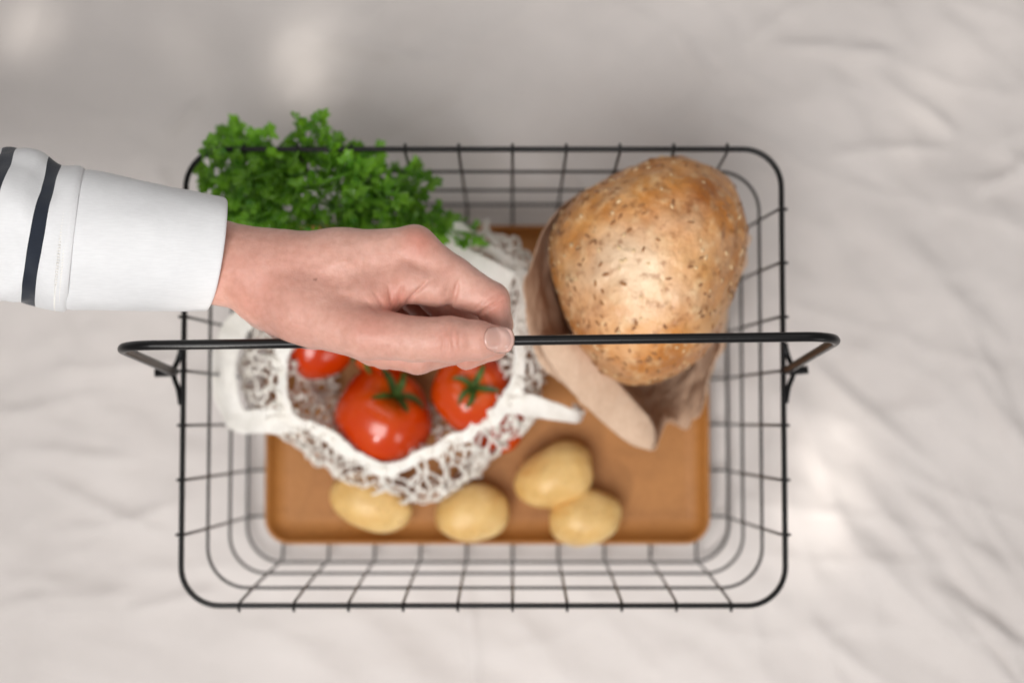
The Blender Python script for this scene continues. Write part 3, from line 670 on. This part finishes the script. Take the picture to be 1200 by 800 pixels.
FING = {
    'thumb': [(355, 366, -0.2, 1.60), (428, 390, 0.85, 1.28), (485, 397.5, 1.2, 1.08), (528, 398, 1.25, 1.10), (560, 398.5, 1.12, 0.94), (585, 398.5, 0.92, 0.70)],
    'index': [(486, 290, -0.25, 1.0), (530, 324, -0.2, 1.0), (575, 352, -0.35, 0.90), (583, 380, -0.95, 0.74), (577, 404, -1.2, 0.74), (547, 418, -0.95, 0.66)],
    'middle': [(476, 312, -3.0, 0.95), (544, 382, -2.5, 0.86), (532, 408, -1.5, 0.80), (490, 418, -0.6, 0.84), (436, 410, -0.4, 0.80)],
    'ring': [(460, 322, -4.4, 0.92), (528, 390, -4.2, 0.80), (510, 413, -3.1, 0.76), (450, 414, -2.1, 0.76), (424, 406, -1.9, 0.70)],
    'little': [(436, 338, -5.4, 0.85), (498, 392, -5.6, 0.7), (482, 410, -4.6, 0.64), (430, 410, -3.5, 0.64), (412, 402, -3.3, 0.58)]}
PALM3 = [(hp(a), hp(b), a[3], b[3]) for a, b in PALM]
FING3 = {k: [(hp(p), p[3]) for p in v] for k, v in FING.items()}
PAD = (hp((480, 331, 0.0)), hp((513, 336, -0.05)), 1.02, 1.0)          # soft underside of the index finger
PAD2 = (hp((540, 344, -0.2)), hp((560, 350, -0.3)), 0.8, 0.82)
def hand_sdf(P):
    d = None
    for a, b, ra, rb in PALM3:
        q = cone(P, a, b, ra, rb); d = q if d is None else smin(d, q, 0.75)
    palm = d; tot = None
    for name, ch in FING3.items():
        f = None
        for (a, ra), (b, rb) in zip(ch[:-1], ch[1:]):
            q = cone(P, a, b, ra, rb); f = q if f is None else smin(f, q, 0.22)
        if name == 'index': f = smin(smin(f, cone(P, *PAD), 0.3), cone(P, *PAD2), 0.12)
        t = smin(palm, f, 0.55 if name != 'thumb' else 0.5)
        tot = t if tot is None else smin(tot, t, 0.09)
    return tot
def creases(P):
    """fine relief along the normal: knuckle lines, tendon, web wrinkles (negative is a groove)"""
    x, y, z = P[:, 0], P[:, 1], P[:, 2]; h = np.zeros(len(P))
    top = np.clip((z - (HZ + 0.6)) / 0.5, 0, 1)
    wob = 0.05 * vn(P, 1.5, 3)
    for px, dep, wd, y0, y1 in ((517, .05, .06, 379, 414), (524, .06, .055, 377, 417), (531, .06, .06, 377, 417), (538, .035, .06, 381, 412), (510, .02, .06, 382, 410)):
        a = hp((px, 397, 1.9)); la = hp((px, y0, 1.9))[1]; lb = hp((px, y1, 1.9))[1]
        m = np.clip((la - y) / .25, 0, 1) * np.clip((y - lb) / .25, 0, 1)
        bow = 0.10 * ((y - a[1]) / 0.8) ** 2 * (1 if px > 524 else -1)
        h -= dep * np.exp(-((x - a[0] + wob - bow) / wd) ** 2) * m * top
    def line(p0, p1, dep, wd, amp=1.0):
        a, b = hp(p0), hp(p1); ab = (b - a)[:2]; L = np.linalg.norm(ab); u = ab / L; q = P[:, :2] - a[:2]; s = q @ u; t = q @ np.array([-u[1], u[0]]) + wob
        m = np.clip((s + .1) / .3, 0, 1) * np.clip((L - s + .1) / .3, 0, 1); zz = np.exp(-((z - a[2]) / 1.6) ** 2)
        return -dep * np.exp(-(t / wd) ** 2) * m * zz
    for a, b, dep, wd in (((452, 362, .8), (438, 342, .8), .05, .09), ((460, 360, .7), (456, 336, .7), .07, .08), ((468, 358, .5), (472, 334, .5), .08, .08), ((476, 357, .4), (502, 330, .4), .15, .08), ((446, 366, .9), (428, 352, .9), .04, .09),
                          ((529, 358, .4), (537, 330, .6), .14, .08), ((560, 368, 0), (590, 351, .1), .14, .08), ((522, 350, .2), (526, 334, .4), .04, .06), ((556, 362, 0), (582, 344, .3), .05, .06), ((500, 300, .6), (512, 286, .6), .03, .07), ((492, 300, .6), (500, 284, .6), .02, .07)):
        h += line(a, b, dep, wd)
    h += 0.05 * np.exp(-(((x - hp((490, 280, 0))[0]) / .7) ** 2 + ((y - hp((490, 280, 0))[1]) / .5) ** 2)) * (z > HZ - 1)
    h += -line((360, 318, 1), (480, 292, .8), .035, .24) - line((330, 345, 1), (440, 340, .8), .02, .22)
    for a, b in (((300, 300, .8), (400, 322, 1)), ((400, 322, 1), (470, 300, .8)), ((345, 330, 1), (420, 345, 1)), ((420, 290, .6), (470, 276, .4))): h -= line(a, b, .014, .13)      # veins
    h += 0.02 * fbm(P, 0.9, 3, 44) + 0.006 * fbm(P, 4.0, 2, 47)
    return h
def grad(fn, P, e=0.02):
    return np.stack([(fn(P + e * v) - fn(P - e * v)) for v in np.eye(3)], -1) / (2 * e)
def surface_nets(fn, lo, hi, h):
    n = np.ceil((hi - lo) / h).astype(int) + 1
    cs = 3; nc = -(-n // cs) + 1
    ax = [lo[k] + np.arange(nc[k]) * h * cs for k in range(3)]
    G = np.stack(np.meshgrid(*ax, indexing='ij'), -1).reshape(-1, 3); C = fn(G).reshape(nc)
    near = np.abs(C) < h * cs * 2.2
    Fv = np.repeat(np.repeat(np.repeat(C, cs, 0), cs, 1), cs, 2); Nr = near.copy()
    for k in range(3): Nr = Nr | np.roll(Nr, 1, k) | np.roll(Nr, -1, k)
    Nr = np.repeat(np.repeat(np.repeat(Nr, cs, 0), cs, 1), cs, 2)
    idx = np.argwhere(Nr); Fv[Nr] = fn(lo + idx * h)
    ins = Fv < 0; n = np.array(Fv.shape)
    acc = np.zeros((*(n - 1), 3)); cn = np.zeros(n - 1)
    sl = lambda o, k: slice(o, n[k] - 1 + o)
    for axs in range(3):
        oth = [k for k in range(3) if k != axs]
        for o1 in (0, 1):
            for o2 in (0, 1):
                oa_ = [0, 0, 0]; oa_[oth[0]] = o1; oa_[oth[1]] = o2; ob = list(oa_); ob[axs] = 1
                A = Fv[sl(oa_[0], 0), sl(oa_[1], 1), sl(oa_[2], 2)]; B = Fv[sl(ob[0], 0), sl(ob[1], 1), sl(ob[2], 2)]
                cr = (A < 0) != (B < 0); t = np.where(cr, A / np.where(cr, A - B, 1), 0)
                for k in range(3): acc[..., k] += np.where(cr, t if k == axs else oa_[k], 0)
                cn += cr
    act = cn > 0; vid = -np.ones(act.shape, int); cells = np.argwhere(act); vid[act] = np.arange(len(cells))
    V = lo + (cells + acc[act] / cn[act][:, None]) * h
    Fs = []
    for axs in range(3):
        o1, o2 = (axs + 1) % 3, (axs + 2) % 3
        s0 = [slice(None)] * 3; s1 = [slice(None)] * 3; s0[axs] = slice(0, -1); s1[axs] = slice(1, None)
        a, b = ins[tuple(s0)], ins[tuple(s1)]
        for flip, msk in ((False, a & ~b), (True, b & ~a)):
            e = np.argwhere(msk); e = e[(e[:, o1] > 0) & (e[:, o2] > 0) & (e[:, o1] < n[o1] - 1) & (e[:, o2] < n[o2] - 1)]
            q = []
            for d1, d2 in ((0, 0), (-1, 0), (-1, -1), (0, -1)):
                c = e.copy(); c[:, o1] += d1; c[:, o2] += d2; q.append(vid[c[:, 0], c[:, 1], c[:, 2]])
            q = np.stack(q, 1); Fs.append(q[:, ::-1] if flip else q)
    return V, np.concatenate(Fs)
person = empty('person', hp((120, 292, -1.5))); tag(person, 'left hand in a white sleeve with navy stripes gripping the basket handle', 'person')
lo = np.min([hp((120, 445, -7.2)), hp((110, 445, 2.6))], 0); hi = np.max([hp((615, 240, 2.6)), hp((615, 240, -7))], 0)
HV, HF = surface_nets(hand_sdf, lo, hi, 0.085)
for it in range(3):
    gq = grad(hand_sdf, HV); HV = HV - gq * (hand_sdf(HV) / ((gq ** 2).sum(1) + 1e-6))[:, None].clip(-.05, .05)
gq = grad(hand_sdf, HV); HN = gq / (np.linalg.norm(gq, axis=1)[:, None] + 1e-9)
arm = mesh('arm', HV + HN * creases(HV)[:, None], HF, M['skin'], person)
def blob(px, py, w, r, rz=1.6):
    c = hp((px, py, w)); return np.exp(-(((HV[:, 0] - c[0]) / r) ** 2 + ((HV[:, 1] - c[1]) / r) ** 2 + ((HV[:, 2] - c[2]) / rz) ** 2))
red = 0.45 * blob(490, 285, .4, .8) + 0.35 * blob(585, 355, .2, .8) + 0.4 * blob(462, 352, .6, .8) + 0.25 * blob(526, 397, 2, .7) + 0.3 * blob(590, 410, .6, .8) + 0.3 * blob(440, 385, 1.6, 1.2) + .3 * blob(470, 425, -1.5, 1.5) + 0.3 * blob(545, 425, -1, .8) + 0.2 * blob(290, 330, .6, 2)
mole = np.clip(2 * blob(370, 328, .9, .055, 3), 0, 1) * 0.6
arm.data.attributes.new('red', 'FLOAT', 'POINT').data.foreach_set('value', np.clip(red * 1.3, 0, .8))
arm.data.attributes.new('mole', 'FLOAT', 'POINT').data.foreach_set('value', mole)
# thumb nail: a thin curved plate seated on the thumb tip
def build_nail():
    n, m = 25, 25; V = []; a = np.linspace(-1, 1, n); c = hp((584, 397.5, 1.6))
    U, Vv = np.meshgrid(a, a, indexing='ij')
    # squircle
    X = U * np.sqrt(1 - 0.42 * Vv ** 2); Y = Vv * np.sqrt(1 - 0.42 * U ** 2); edge = np.maximum(np.abs(U), np.abs(Vv))
    ang = math.radians(-4); dx = 0.70 * X + 0.03; dy = 0.60 * Y * (1 + 0.06 * U)
    P = np.stack([c[0] + dx * math.cos(ang) - dy * math.sin(ang), c[1] + dx * math.sin(ang) + dy * math.cos(ang), np.full_like(X, HZ + 2.6)], -1).reshape(-1, 3)
    for it in range(60): P[:, 2] -= hand_sdf(P) * 0.7
    gz = P[:, 2].reshape(n, m)
    zc = gz[n // 2, m // 2]; gz = np.maximum(gz, zc - 0.34); ideal = zc - 0.42 * (Y * 0.6) ** 2 - 0.11 * np.clip(X + .2, 0, 2) ** 2 + 0.01
    zz = np.maximum(np.minimum(ideal, gz + 0.10), gz + 0.035) * (edge < .98) + (gz - 0.03) * (edge >= .98)
    Pt = P.copy(); Pt[:, 2] = zz.reshape(-1); 
    o = mesh('fingernail', Pt, [f for f in grid_faces(n, m)], M['nail'], person)
    sd = o.modifiers.new('thickness', 'SOLIDIFY'); sd.thickness = 0.0006; sd.offset = -1
build_nail()
# sleeve
def sleeve_ring(px, shear, grow=0.0, zc=-1.55, hz=2.95, n=72):
    xs = [-420, -200, 0, 14, 60, 85, 100, 250, 262]; tp = [128, 156, 178, 181, 195, 199, 200, 231, 235]; bt = [372, 366, 358, 358, 361, 362, 362, 365, 366]
    yt, yb = np.interp(px, xs, tp), np.interp(px, xs, bt)
    th = np.linspace(0, 2 * math.pi, n, endpoint=False); out = []
    z0 = HZ + zc - (px - 250) * 0.000
    hgt = hz * (1 + (250 - px) / 250 * 0.22)
    for t in th:
        cy = math.sin(t); cx = math.cos(t)
        py = (yt + yb) / 2 - cy * ((yb - yt) / 2)
        p = at(px + shear * cy, py, HZ + zc)                      # height first on the mid plane, then lifted
        p[2] += cx * hgt; p[0] += cx * 0.95
        if grow:
            c = at(px, (yt + yb) / 2, HZ + zc); d = p - c; d[0] = 0; p = p + d / np.linalg.norm(d) * grow
        out.append(p)
    return np.array(out)
def build_sleeve():
    # rows: (px, shear, grow, material of the band that ends here)
    rows = []
    def seg(x0, x1, k, s0, s1, g0, g1, mt):
        for j in range(k): 
            f = (j + 1) / k; rows.append((x0 + (x1 - x0) * f, s0 + (s1 - s0) * f, g0 + (g1 - g0) * f, mt))
    rows.append((-420, 20, 0, 0)); seg(-420, -130, 16, 20, 20, 0, 0, 0); seg(-130, -114, 3, 20, 20, 0, 0, 1); seg(-114, -62, 8, 20, 20, 0, 0, 0); seg(-62, -46, 3, 20, 20, 0, 0, 1); seg(-46, -13, 6, 20, 18, 0, 0, 0); seg(-13, 4, 4, 18, 17, 0, 0, 1)
    seg(4, 41, 12, 17, 16, 0, 0.0, 0); seg(41, 57, 6, 16, 15, 0.0, 0.0, 1); seg(57, 84, 10, 15, 10, 0.0, 0.05, 0); seg(84, 88, 3, 10, 10, 0.05, -0.06, 0)
    R = np.array([sleeve_ring(x, s, g_) for x, s, g_, _ in rows]); N = 72
    th = np.linspace(0, 2 * math.pi, N, endpoint=False)
    pxs = np.array([r[0] for r in rows]); c = R.mean(1, keepdims=True); d = R - c; d[..., 0] = 0; d /= np.linalg.norm(d, axis=-1, keepdims=True)
    fade = np.clip((86 - pxs) / 30, 0.15, 1)[:, None]
    Q = R * [1.0, 1.0, 1.0]; wr = 0.30 * vn(Q * [1, .35, .35], 0.8, 12) + 0.28 * np.abs(vn(Q * [1, .5, .5] + [0, 0, 5], 0.55, 15)) + 0.05 * vn(Q, 1.6, 18)
    # long soft folds that run obliquely from the cuff seam
    wr = wr + 0.32 * np.abs(vlin(Q * [.7, 1, 1], 0.3, 4)) + 0.2 * np.sin(th[None, :] * 5 + pxs[:, None] * 0.03) * np.clip((90 - pxs[:, None]) / 60, 0, 1)
    R = R + d * ((wr - 0.32) * fade)[..., None]
    F = grid_faces(len(rows), N, True); mi = []
    for i in range(len(rows) - 1): mi += [rows[i + 1][3]] * N
    F.append(tuple(range(N - 1, -1, -1))); mi.append(0)
    sl = mesh('sleeve', R.reshape(-1, 3), F, [M['white'], M['navy']], person, midx=mi)
    sd = sl.modifiers.new('thickness', 'SOLIDIFY'); sd.thickness = 0.0012; sd.offset = -1
    # overlock stitches along the cuff seam
    b = Batch()
    for xs in (74.0, 79.5):
        A = sleeve_ring(xs, 11, 0.05, n=150); B = sleeve_ring(xs + 3.2, 11, 0.05, n=150)
        for k in range(150):
            p, q = A[k], B[(k + (1 if xs > 75 else 0)) % 150]; V, F = tube_arrays(np.array([p, (p + q) / 2 + (p - A.mean(0)) * [0, .012, .012], q]), [0.02, 0.032, 0.02], 5); b.add(V, F)
    o = b.build('stitching', M['hem'], sl); o['kind'] = 'stuff'
    # cuff, doubled over at the open end
    rows = [(82, 10, -0.14), (86, 10, -0.04), (90, 10, 0.01), (96, 10, 0.02)] + [(96 + (250 - 96) * f, 10, 0.02 - 0.04 * f) for f in np.linspace(0.06, 1, 24)] + [(252.5, 10, -0.04), (253.5, 10, -0.10), (253, 10, -0.18), (250, 10, -0.22), (235, 10, -0.24), (200, 10, -0.24)]
    R = np.array([sleeve_ring(x, s, g_) for x, s, g_ in rows]); c = R.mean(1, keepdims=True); d = R - c; d[..., 0] = 0; d /= np.linalg.norm(d, axis=-1, keepdims=True)
    R = R + d * (0.10 * vn(R * [.6, 1, 1], 0.5, 22) + 0.025 * vn(R * [1, .6, .6], 1.8, 24))[..., None]
    R[..., 0] += 0.05 * vn(R, 0.4, 26)
    mesh('cuff', R.reshape(-1, 3), grid_faces(len(rows), N, True), M['white'], sl)
build_sleeve()
